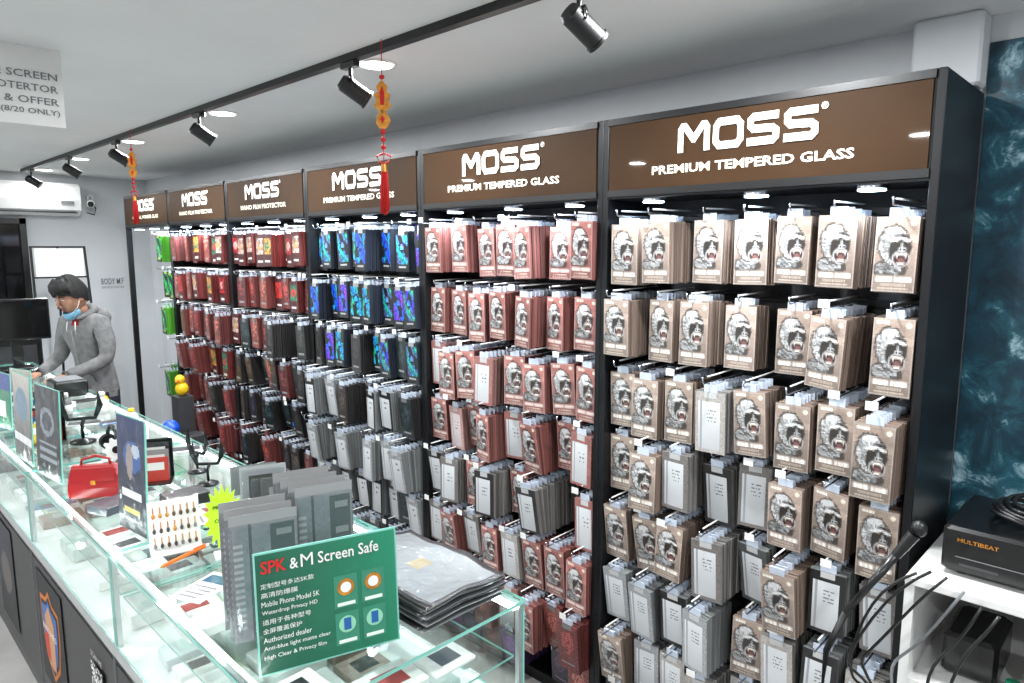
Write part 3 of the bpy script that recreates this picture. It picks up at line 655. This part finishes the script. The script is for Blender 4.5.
def gears(m):
    F=frame((-2.98,.86,CT+.001),(.4,.9,0),tilt=.1)
    for cx,cy,r,n in((-.05,.10,.05,10),(.055,.085,.045,9),(0,.175,.04,8)):
        P=[]
        for k in range(n*4):
            a=2*math.pi*k/(n*4); s=1 if k%4 in(0,1) else .78; P.append((cx+r*s*math.cos(a),cy+r*s*math.sin(a)))
        m.poly(P,'white',mtx=F,th=.008); m.cyl((cx,cy,.001),(cx,cy,.003),r*.3,'blackp',mtx=F,n=14)
    m.box(-.1,.1,0,.05,-.03,.01,'blackp',mtx=F)
simple('gear_ornament',gears)
def holder(loc,s=1,a=0):
    m=MB(); T=Matrix.Translation(loc)@Matrix.Rotation(a,4,'Z')@Matrix.Scale(s,4)
    m.lathe([(.045,0),(.045,.008),(.02,.016),(.008,.02)],(0,0,0),'blackp',mtx=T)
    m.tube([(0,0,.015),(0,0,.07),(.01,0,.10)],.007,'blackp',mtx=T)
    m.bbox(-.05,.05,-.006,.006,.0,.012,'blackp',mtx=T@Matrix.Translation((0,0,.09)),b=.002)
    for sx in(-1,1): m.poly([(sx*.05,0),(sx*.075,.05),(sx*.06,.11),(sx*.052,.05),(sx*.04,.01)] if sx>0 else [(sx*.04,.01),(sx*.052,.05),(sx*.06,.11),(sx*.075,.05),(sx*.05,0)],'blackp',mtx=T@frame((0,0,.09),(1,0,0)),th=.01)
    m.build('car_phone_holder')
holder((-2.62,1.02,CT+.001),.85,.9); holder((-2.80,1.05,CT+.001),.85,.3); holder((-3.62,.85,CT+.001),1.2,1.2)
def bottle(loc,col,h=.16,r=.028,cap='white'):
    m=MB(); m.lathe([(r*.9,0),(r,.006),(r,h*.62),(r*.8,h*.74),(r*.4,h*.8),(r*.4,h*.84)],loc,col); m.lathe([(r*.5,h*.84),(r*.5,h*.98),(r*.4,h)],loc,cap)
    m.lathe([(r*1.02,h*.2),(r*1.02,h*.55)],loc,'paper'); m.build('cleaner_spray_bottle')
bottle((-3.75,1.10,CT+.001),'white',.10,.03,'yellow'); bottle((-4.05,1.05,CT+.001),'white',.15); bottle((-4.2,.92,CT+.001),'grey',.14); bottle((-4.3,1.12,CT+.001),'yellow',.10,.03); bottle((-3.45,1.05,CT+.001),'white',.10)
def penpot(m,c):
    m.lathe([(.04,0),(.042,.1),(.038,.1),(.036,.01)],c,'blackp')
    for k in range(8):
        a=k*.8; m.cyl((c[0]+.02*math.cos(a),c[1]+.02*math.sin(a),c[2]+.015),(c[0]+.04*math.cos(a),c[1]+.04*math.sin(a),c[2]+.17+.01*(k%3)),.004,['blackp','red','blue','yellow'][k%4],n=8)
simple('pen_pot',lambda m:penpot(m,(-3.95,.8,CT+.001)))
simple('pen_pot',lambda m:penpot(m,(-5.05,.68,CT+.001)))
def cardrack(loc,a,cols):
    m=MB(); T=Matrix.Translation(loc)@Matrix.Rotation(a,4,'Z')
    m.box(-.07,.07,-.05,.05,0,.006,'blackp',mtx=T); m.box(-.07,.07,.045,.05,.006,.16,'blackp',mtx=T)
    for k,c in enumerate(cols):
        m.box(-.06,.06,.03-.022*k,.034-.022*k,.0065,.15-.025*k,'print',c,T); m.box(-.045,.045,.0295-.022*k,.03-.022*k,.10-.025*k,.13-.025*k,'print',(.85,.85,.83),T)
    m.build('leaflet_holder')
cardrack((-3.72,.72,CT+.001),.9,[(.6,.12,.1),(.1,.3,.5),(.8,.7,.2)]); cardrack((-4.62,.66,CT+.001),1.0,[(.1,.4,.3),(.7,.7,.7),(.5,.1,.3)]); cardrack((-5.35,.66,CT+.001),1.1,[(.7,.5,.1),(.2,.2,.5),(.6,.6,.6)]); cardrack((-4.15,.82,CT+.001),1.0,[(.15,.15,.2),(.1,.25,.5),(.8,.8,.8)]); cardrack((-2.80,.88,CT+.001),1.1,[(.15,.15,.17),(.5,.5,.5),(.7,.2,.15)])
def headset(m):
    c=Vector((-3.35,.88,CT+.001)); m.tube([c+Vector((.08*math.cos(a),.02,.02+.10*math.sin(a))) for a in np.linspace(0,math.pi,16)],.009,'blackp')
    for s in(-1,1): m.cyl(c+Vector((s*.085,.02,.035)),c+Vector((s*.055,.02,.035)),.035,'blackp',n=20)
simple('headphones',headset)
r=random.Random(9)
for k,(x,y) in enumerate(((-2.48,.88),(-3.15,1.12),(-2.60,.69),(-3.93,1.08),(-4.5,.95),(-4.62,1.12),(-5.2,.85),(-5.98,1.08),(-5.58,.70),(-5.9,.75),(-4.38,.84),(-4.0,.95))):
    m=MB(); T=Matrix.Translation((x,y,CT+.001))@Matrix.Rotation(r.uniform(-.5,.5),4,'Z')
    c=[(.1,.1,.1),(.85,.85,.85),(.3,.32,.35),(.15,.35,.6),(.9,.9,.88)][k%5]
    if k%2: m.bbox(-.04,.04,-.08,.08,0,.009,'print',c,T,b=.003); m.box(-.034,.034,-.072,.072,.009,.0095,'print',(.05,.05,.06),T); m.box(-.01,.01,.074,.076,.009,.0096,'grey',mtx=T); m.build('smartphone')
    else: m.bbox(-.05,.05,-.07,.07,0,r.uniform(.03,.06),'print',c,T,b=.003); m.box(-.0502,.0502,-.02,.02,.002,.02,'print',(.6,.6,.6),T); m.build('phone_case_box')
def leaf(m,x,y,a,c):
    T=Matrix.Translation((x,y,CT+.0012))@Matrix.Rotation(a,4,'Z'); m.box(-.05,.05,-.075,.075,0,.0015,'print',c,T); m.box(-.04,.04,.02,.06,.0015,.0018,'print',(.2,.35,.5),T)
    for k in range(4): m.box(-.04,.02+.005*k,-.06+.018*k,-.052+.018*k,.0015,.0018,'print',(.4,.4,.42),T)
for x,y,a,c in((-1.80,.68,.4,(.85,.88,.9)),(-2.28,.86,-.2,(.9,.88,.8))): simple('flyer',lambda m:leaf(m,x,y,a,c))
def trays(m):
    r=random.Random(12)
    for k in range(7):
        x=-1.95-k*.075; F=frame((x,1.10,CT+.001),(.35,.93,0),tilt=.12)
        h=.10+.03*r.random(); m.box(-.08,.08,0,h,-.002,0,'print',r.choice([(.45,.47,.46),(.2,.22,.2),(.6,.62,.62)]),F)
        m.bbox(-.075,.075,.005,h-.01,.001,.02,'bag',mtx=F,b=.004)
simple('blister_tray_row',trays)
def monitor(m):
    x=-6.2; m.bbox(x-.02,x+.02,.92,1.30,1.22,1.53,'blackp',b=.006); m.box(x+.0205,x+.022,.935,1.285,1.24,1.515,'darkpane')
    m.box(x-.035,x-.02,1.05,1.12,1.02,1.35,'blackp'); m.bbox(x-.12,x+.06,.98,1.18,CT+.001,CT+.016,'blackp',b=.004)
simple('computer_monitor',monitor)
def mach(m):
    x=-6.9; m.bbox(x-.2,x+.2,.80,1.34,.0005,1.18,'blackm',b=.01); m.bbox(x-.15,x+.15,.88,1.28,1.181,1.36,'darkgrey',b=.03); m.box(x+.151,x+.155,.92,1.24,1.2,1.24,'blackp')
    for k in range(4): m.box(x+.2005,x+.204,.84,1.30,.2+.24*k,.4+.24*k,'darkgrey')
simple('office_printer_on_cabinet',mach)
def printer(m):
    m.bbox(-5.0,-4.80,1.0,1.18,CT+.001,CT+.10,'blackp',b=.01); m.box(-4.99,-4.81,1.02,1.16,CT+.102,CT+.106,'grey')
simple('receipt_printer',printer)
def cab(m):
    m.bbox(-5.22,-4.94,1.66,1.92,.0005,.58,'darkgrey',b=.005); m.box(-5.2,-4.96,1.657,1.6595,.05,.54,'grey'); m.box(-5.21,-5.08,1.80,1.91,.5805,.84,'darkgrey')
simple('storage_cabinet',cab)
def pouch(m):
    m.sph((-5.02,1.72,.645),(.075,.055,.064),'blue',fn=lambda p:[p[0],p[1],p[2]*(1 if p[2]<0 else .8+.2*math.sin(p[0]*9))])
simple('blue_pouch',pouch)
def duck(m):
    c=(-5.145,1.855,.841); m.sph((c[0],c[1],c[2]+.05),(.05,.045,.05),'yellow'); m.sph((c[0],c[1]-.01,c[2]+.12),.034,'yellow'); m.cyl((c[0]+.02,c[1]-.03,c[2]+.115),(c[0]+.04,c[1]-.055,c[2]+.11),.012,'orange',r1=.005)
    for s in(-1,1): m.sph((c[0]+s*.045,c[1],c[2]+.055),(.010,.03,.03),'yellow')
simple('yellow_duck_toy',duck)
# ---------------- right shelf ----------------
def shelf(m):
    x0,x1,y0,y1,T=-.432,.55,1.85,2.49,1.093; t=.022
    m.bbox(x0,x1,y0,y1,T-t,T,'white',b=.003); m.box(x0,x0+t,y0+.005,y1,.0005,T-t,'white'); m.box(x1-t,x1,y0+.005,y1,.0005,T-t,'white'); m.box(x0+t,x1-t,y1-.01,y1,.03,T-t,'white')
    for z in(.80,.45,.08): m.box(x0+t,x1-t,y0+.01,y1-.01,z,z+t,'white')
    m.box(.05,.05+t,y0+.01,y1-.01,.1,T-t,'white')
simple('white_shelf_unit',shelf)
def amp(m):
    x0,x1,y0,y1,z=-.375,.0,1.93,2.24,1.0935
    m.bbox(x0,x1,y0,y1,z+.01,z+.125,'blackp',b=.008)
    for a in(x0+.04,x1-.04):
        for b in(y0+.04,y1-.04): m.cyl((a,b,z),(a,b,z+.011),.015,'blackm')
    F=WALLF(x0+.075,y0-.001,z); text(m,'MULTIBEAT',.085,.010,F@Matrix.Translation((0,.09,0)),'gold',off=.01)
    m.box(x0+.03,x0+.2,y0-.001,y0,z+.05,z+.052,'grey'); m.box(x0+.04,x0+.12,y0-.001,y0,z+.03,z+.036,'darkgrey')
    for k in range(3): m.cyl(((x0+x1)/2+.06+k*.04,y0,z+.05),((x0+x1)/2+.06+k*.04,y0-.015,z+.05),.014,'grey',n=16)
simple('audio_amplifier',amp)
def coil(m):
    for k in range(5):
        P=[(-.22+(.08+.006*math.sin(k))*math.cos(a)+.01*k,2.08+.07*math.sin(a),1.0935+.143+.010*k+.006*math.sin(2*a+k)) for a in np.linspace(0,2*math.pi,24)]
        m.tube(P,.006,'blackp' if k%2 else 'blackm',n=6)
simple('coiled_cable',coil)
def mic(m):
    top=Vector((-.40,1.79,1.235)); b=Vector((-.53,1.74,1.0))
    d=(top-b).normalized(); m.tube([b,b+d*.1,top-d*.08],[.008,.009,.011],'blackp',n=12); m.cyl(top-d*.08,top-d*.01,.011,'blackp',r1=.015,n=16); m.sph(top+d*.008,(.018,.018,.020),'blackm',n=14)
    m.tube([b,b+Vector((-.04,0,-.12)),b+Vector((-.05,0,-.35)),(-.56,1.74,.3),(-.56,1.74,.02)],.008,'blackm'); m.lathe([(.12,0),(.12,.012),(.02,.02),(.012,.03)],(-.56,1.74,.001),'blackm')
simple('microphone_on_stand',mic)
def cables(m):
    for k in range(6):
        P=[]
        for t in np.linspace(0,1,18): P.append((-.40+.035*k-.13*math.sin(math.pi*t)*(1+.4*math.sin(k)),1.82-.012*k-.02*math.sin(5*t+k),1.12-.45*t-.08*math.sin(math.pi*t)*(.5+.1*k)+.03*math.sin(9*t+k)))
        m.tube(P,.0038,'blackp' if k!=3 else 'grey',n=6)
simple('hanging_cables',cables)
def shelfstuff(m):
    z=.823
    m.bbox(-.36,-.24,1.95,2.15,z,z+.11,'blackp',b=.01); m.cyl((-.14,1.95,z),(-.14,1.95,z+.03),.04,'blackp',n=18); m.cyl((-.14,1.95,z+.03),(-.14,1.95,z+.06),.008,'blackm'); m.sph((-.14,1.94,z+.10),(.045,.035,.045),'blackp'); m.cyl((-.14,1.905,z+.10),(-.14,1.893,z+.10),.02,'grey')
    m.bbox(-.06,.03,1.9,2.1,z,z+.16,'darkgrey',b=.004); m.cyl((-.20,1.89,z),(-.20,1.89,z+.07),.016,'green')
simple('webcam_and_speakers',shelfstuff)
# ---------------- person ----------------
def skin_mesh(V,E,R,lv=2):
    me=bpy.data.meshes.new('s'); me.from_pydata(V,E,[]); o=bpy.data.objects.new('s',me); sc.collection.objects.link(o)
    md=o.modifiers.new('Skin','SKIN'); md.use_smooth_shade=True
    for i,r in enumerate(R):
        me.skin_vertices[0].data[i].radius=(r if hasattr(r,'__len__') else (r,r)); me.skin_vertices[0].data[i].use_root=(i==0)
    s=o.modifiers.new('Sub','SUBSURF'); s.levels=lv; s.render_levels=lv
    bpy.context.view_layer.update(); dg=bpy.context.evaluated_depsgraph_get(); ev=o.evaluated_get(dg); m2=ev.to_mesh()
    VV=np.array([v.co[:] for v in m2.vertices]); FF=[tuple(p.vertices) for p in m2.polygons]; ev.to_mesh_clear(); bpy.data.objects.remove(o); bpy.data.meshes.remove(me)
    return VV,FF
def person():
    m=MB(); T=Matrix.Translation((-5.64,1.44,0))@Matrix.Rotation(math.radians(22),4,'Z')
    V=[(0,0,.92),(0,.0,1.05),(0,-.02,1.2),(0,-.055,1.34),(0,-.085,1.45)]; R=[(.15,.11),(.145,.105),(.155,.115),(.15,.10),(.055,.055)]
    E=[(0,1),(1,2),(2,3),(3,4)]
    for s in(-1,1):
        k=len(V); V+=[(s*.17,-.06,1.375),(s*.225,-.06,1.24),(s*.235,-.08,1.13),(s*.19,-.20,1.075),(s*.13,-.31,1.045)]; R+=[.07,.06,.052,.046,.038]; E+=[(3,k),(k,k+1),(k+1,k+2),(k+2,k+3),(k+3,k+4)]
        k=len(V); V+=[(s*.10,.0,.80),(s*.11,-.01,.48),(s*.12,.02,.10),(s*.125,-.10,.05)]; R+=[.095,.065,.045,.04]; E+=[(0,k),(k,k+1),(k+1,k+2),(k+2,k+3)]
    VV,FF=skin_mesh(V,E,R)
    mats=[]
    for f in FF:
        c=VV[list(f)].mean(0); z=c[2]; mats.append(('shirt' if (abs(c[0])<.04 and c[1]<-.09 and z>1.34) else 'jacket') if z>.86 else ('trouser' if z>.10 else 'blackp'))
    m.add(VV,FF,mats,mtx=T,smooth=True)
    m.tube([(.155*math.cos(a),-.0+.115*math.sin(a),.88) for a in np.linspace(0,2*math.pi,25)],.018,'jacket',mtx=T)
    def hood(p):
        x,y,z=p
        if z>.2: y*=1-.3*(z-.2)
        return [x*(1-.25*max(0,-z)),y,z]
    m.sph((0,.045,1.40),(.115,.075,.085),'jacket',n=24,m=16,mtx=T,fn=hood)
    m.tube([(.082*math.cos(a),-.075+.08*math.sin(a),1.445+.035*math.sin(a)) for a in np.linspace(-.95,math.pi+.95,21)],[.012+.018*math.sin(math.pi*k/20) for k in range(21)],'jacket',n=12,mtx=T)
    m.tube([(.0,-.158,1.33),(.0,-.143,1.2),(0,-.122,1.1),(0,-.113,.95)],.004,'grey',mtx=T)
    for s in(-1,1):
        m.tube([(s*.04,-.152,1.39),(s*.045,-.160,1.34),(s*.043,-.155,1.30)],.003,'white',mtx=T)
        m.tube([(s*.06,-.128,1.04),(s*.11,-.10,1.0),(s*.125,-.09,.96)],.005,'jacketd',mtx=T)
        m.tube([(s*(.132)+.027*math.cos(a),-.318,1.045+.026*math.sin(a)) for a in np.linspace(0,2*math.pi,17)],.008,'jacketd',mtx=T)
    m.tube([(0,-.06,1.42),(0,-.09,1.48),(0,-.11,1.53)],[.058,.052,.052],'skin',n=16,mtx=T)
    H=T@Matrix.Translation((0,-.135,1.565))@Matrix.Rotation(math.radians(22),4,'X')@Matrix.Scale(1.05,4)
    def hd(p):
        x,y,z=p; k=1-.30*max(0,-z)**1.3; x*=k
        if y<0: y*=.93
        if z<-.3 and y<.2: y-=.12*(-z-.3)
        if z<-.2 and y>0: y*=1-.35*(-z-.2)
        if y<-.3: y+=.035*math.exp(-((z-.12)/.12)**2)*math.exp(-((abs(x)-.38)/.18)**2)
        if y<-.3: y-=.03*math.exp(-((z+.15)/.15)**2)*math.exp(-((abs(x)-.5)/.2)**2)
        return [x,y,z]
    m.sph((0,0,0),(.078,.098,.122),'skin',n=40,m=30,fn=hd,mtx=H)
    m.tube([(0,-.086,.030),(0,-.098,.006),(0,-.111,-.016),(0,-.113,-.026),(0,-.092,-.034)],[.006,.009,.012,.012,.006],'skin',n=12,mtx=H)
    for s in(-1,1):
        m.sph((s*.011,-.102,-.026),(.007,.009,.006),'skin',n=10,mtx=H)
        m.sph((s*.031,-.083,.014),(.013,.007,.0065),'white',n=14,mtx=H); m.sph((s*.031,-.0885,.012),(.0055,.003,.0055),'blackp',n=10,mtx=H)
        m.tube([(s*.017,-.086,.021),(s*.031,-.091,.0235),(s*.046,-.083,.018)],.0025,'skin',mtx=H)
        m.tube([(s*.013,-.093,.034),(s*.031,-.094,.041),(s*.052,-.078,.035)],[.003,.0045,.002],'hair',mtx=H)
        m.sph((s*.077,.010,-.005),(.008,.019,.031),'skin',n=14,mtx=H); m.tube([(s*.082,.002,.020),(s*.086,.022,.010),(s*.084,.020,-.015),(s*.079,.006,-.030)],.004,'skin',mtx=H)
        m.tube([(s*.078,-.002,-.012),(s*.074,-.04,-.055),(s*.05,-.075,-.085)],.0016,'white',mtx=H)
    m.tube([(-.022,-.088,-.054),(-.008,-.096,-.050),(.008,-.096,-.050),(.022,-.088,-.054)],[.002,.004,.004,.002],'lip',mtx=H)
    m.tube([(-.019,-.088,-.060),(0,-.095,-.061),(.019,-.088,-.060)],[.002,.0045,.002],'lip',mtx=H)
    V=[];n1=18
    for j,(rx,ry,z) in enumerate(((.058,.070,-.072),(.062,.076,-.085),(.060,.074,-.102),(.050,.064,-.120),(.030,.045,-.130))):
        for i in range(n1+1):
            a=math.pi+math.pi*i/n1; V.append((rx*math.cos(a),-.025+ry*math.sin(a)*(1+.02*(j%2)),z-.012*math.sin(math.pi*i/n1)))
    F=[(j*(n1+1)+i,j*(n1+1)+i+1,(j+1)*(n1+1)+i+1,(j+1)*(n1+1)+i) for j in range(4) for i in range(n1)]
    m.add(V,F,'mask',mtx=H,smooth=True)
    n1,n2=64,26; V=[]; rr=random.Random(3); ph=[rr.random()*6 for _ in range(5)]
    for j in range(n2+1):
        for i in range(n1):
            a=2*math.pi*i/n1; fr=.5+.5*math.cos(a+math.pi/2)
            zend=-.62+.98*fr**1.3+.05*math.sin(a*9+ph[0])
            t=j/n2*math.acos(max(-1,min(1,zend))); wob=1+.03*math.sin(a*13+ph[1])*math.sin(t*3)+.02*math.sin(a*5+t*4)
            vol=1+.10*max(0,math.cos(t)) 
            V.append((math.sin(t)*math.cos(a)*.089*wob,.006+math.sin(t)*math.sin(a)*.108*wob,.014+math.cos(t)*.124*wob*vol))
    F=[(j*n1+i,(j+1)*n1+i,(j+1)*n1+(i+1)%n1,j*n1+(i+1)%n1) for j in range(n2) for i in range(n1)]
    m.add(V,F,'hair',mtx=H,smooth=True)
    L=n2*n1; V2=[V[L+i] for i in range(n1)]+[(V[L+i][0]*.82,V[L+i][1]*.82,V[L+i][2]-.002) for i in range(n1)]
    m.add(V2,[(i,n1+i,n1+(i+1)%n1,(i+1)%n1) for i in range(n1)],'hair',mtx=H)
    for k in range(17):
        u=-1+k/8; a=-math.pi/2+u*.95; e=.060+.012*math.sin(k*2.3)
        P=[(math.cos(a)*.045,math.sin(a)*.055,.138),(math.cos(a)*.075,math.sin(a)*.092,.108),(math.cos(a+.08)*.085,math.sin(a+.08)*.103,.080),(math.cos(a+.16)*.086,math.sin(a+.16)*.103,e-.010)]
        m.tube(P,[.013,.013,.010,.003],'hair',n=7,mtx=H)
    for s in(-1,1):
        Hd=T@Matrix.Translation((s*.128,-.325,1.036))@Matrix.Rotation(s*.25,4,'Z')
        V=[(0,.02,0),(0,-.03,0),(0,-.07,-.002)];R=[(.024,.018),(.036,.016),(.038,.014)];E=[(0,1),(1,2)]
        VV,FF=skin_mesh(V,E,R); m.add(VV,FF,'skin',mtx=Hd,smooth=True)
        for q,(fx,L) in enumerate(((-.029,.062),(-.010,.074),(.010,.070),(.029,.054))):
            VV,FF=skin_mesh([(fx,-.06,0),(fx*1.05,-.075-L*.35,.002),(fx*1.1,-.075-L*.7,-.010),(fx*1.1,-.075-L,-.024)],[(0,1),(1,2),(2,3)],[.0095,.009,.008,.007],1); m.add(VV,FF,'skin',mtx=Hd,smooth=True)
        VV,FF=skin_mesh([(-s*.02,-.01,0),(-s*.045,-.035,-.006),(-s*.055,-.06,-.014),(-s*.05,-.08,-.02)],[(0,1),(1,2),(2,3)],[.013,.011,.010,.008],1); m.add(VV,FF,'skin',mtx=Hd,smooth=True)
    m.build('shop_assistant')
person()
# ---------------- camera / world ----------------
w=bpy.data.worlds.new('w'); sc.world=w; w.use_nodes=True; w.node_tree.nodes['Background'].inputs[0].default_value=(.5,.52,.55,1); w.node_tree.nodes['Background'].inputs[1].default_value=.3
cam=bpy.data.cameras.new('camera'); co=bpy.data.objects.new('camera',cam); sc.collection.objects.link(co); sc.camera=co
cam.sensor_width=36; cam.lens=690/1024*36; cam.clip_start=.05
p=math.radians(7.68); ya=math.radians(45.8)
co.location=(0,0,1.9)
f=Vector((-math.cos(ya)*math.cos(p),math.sin(ya)*math.cos(p),-math.sin(p)))
co.rotation_euler=f.to_track_quat('-Z','Y').to_euler()
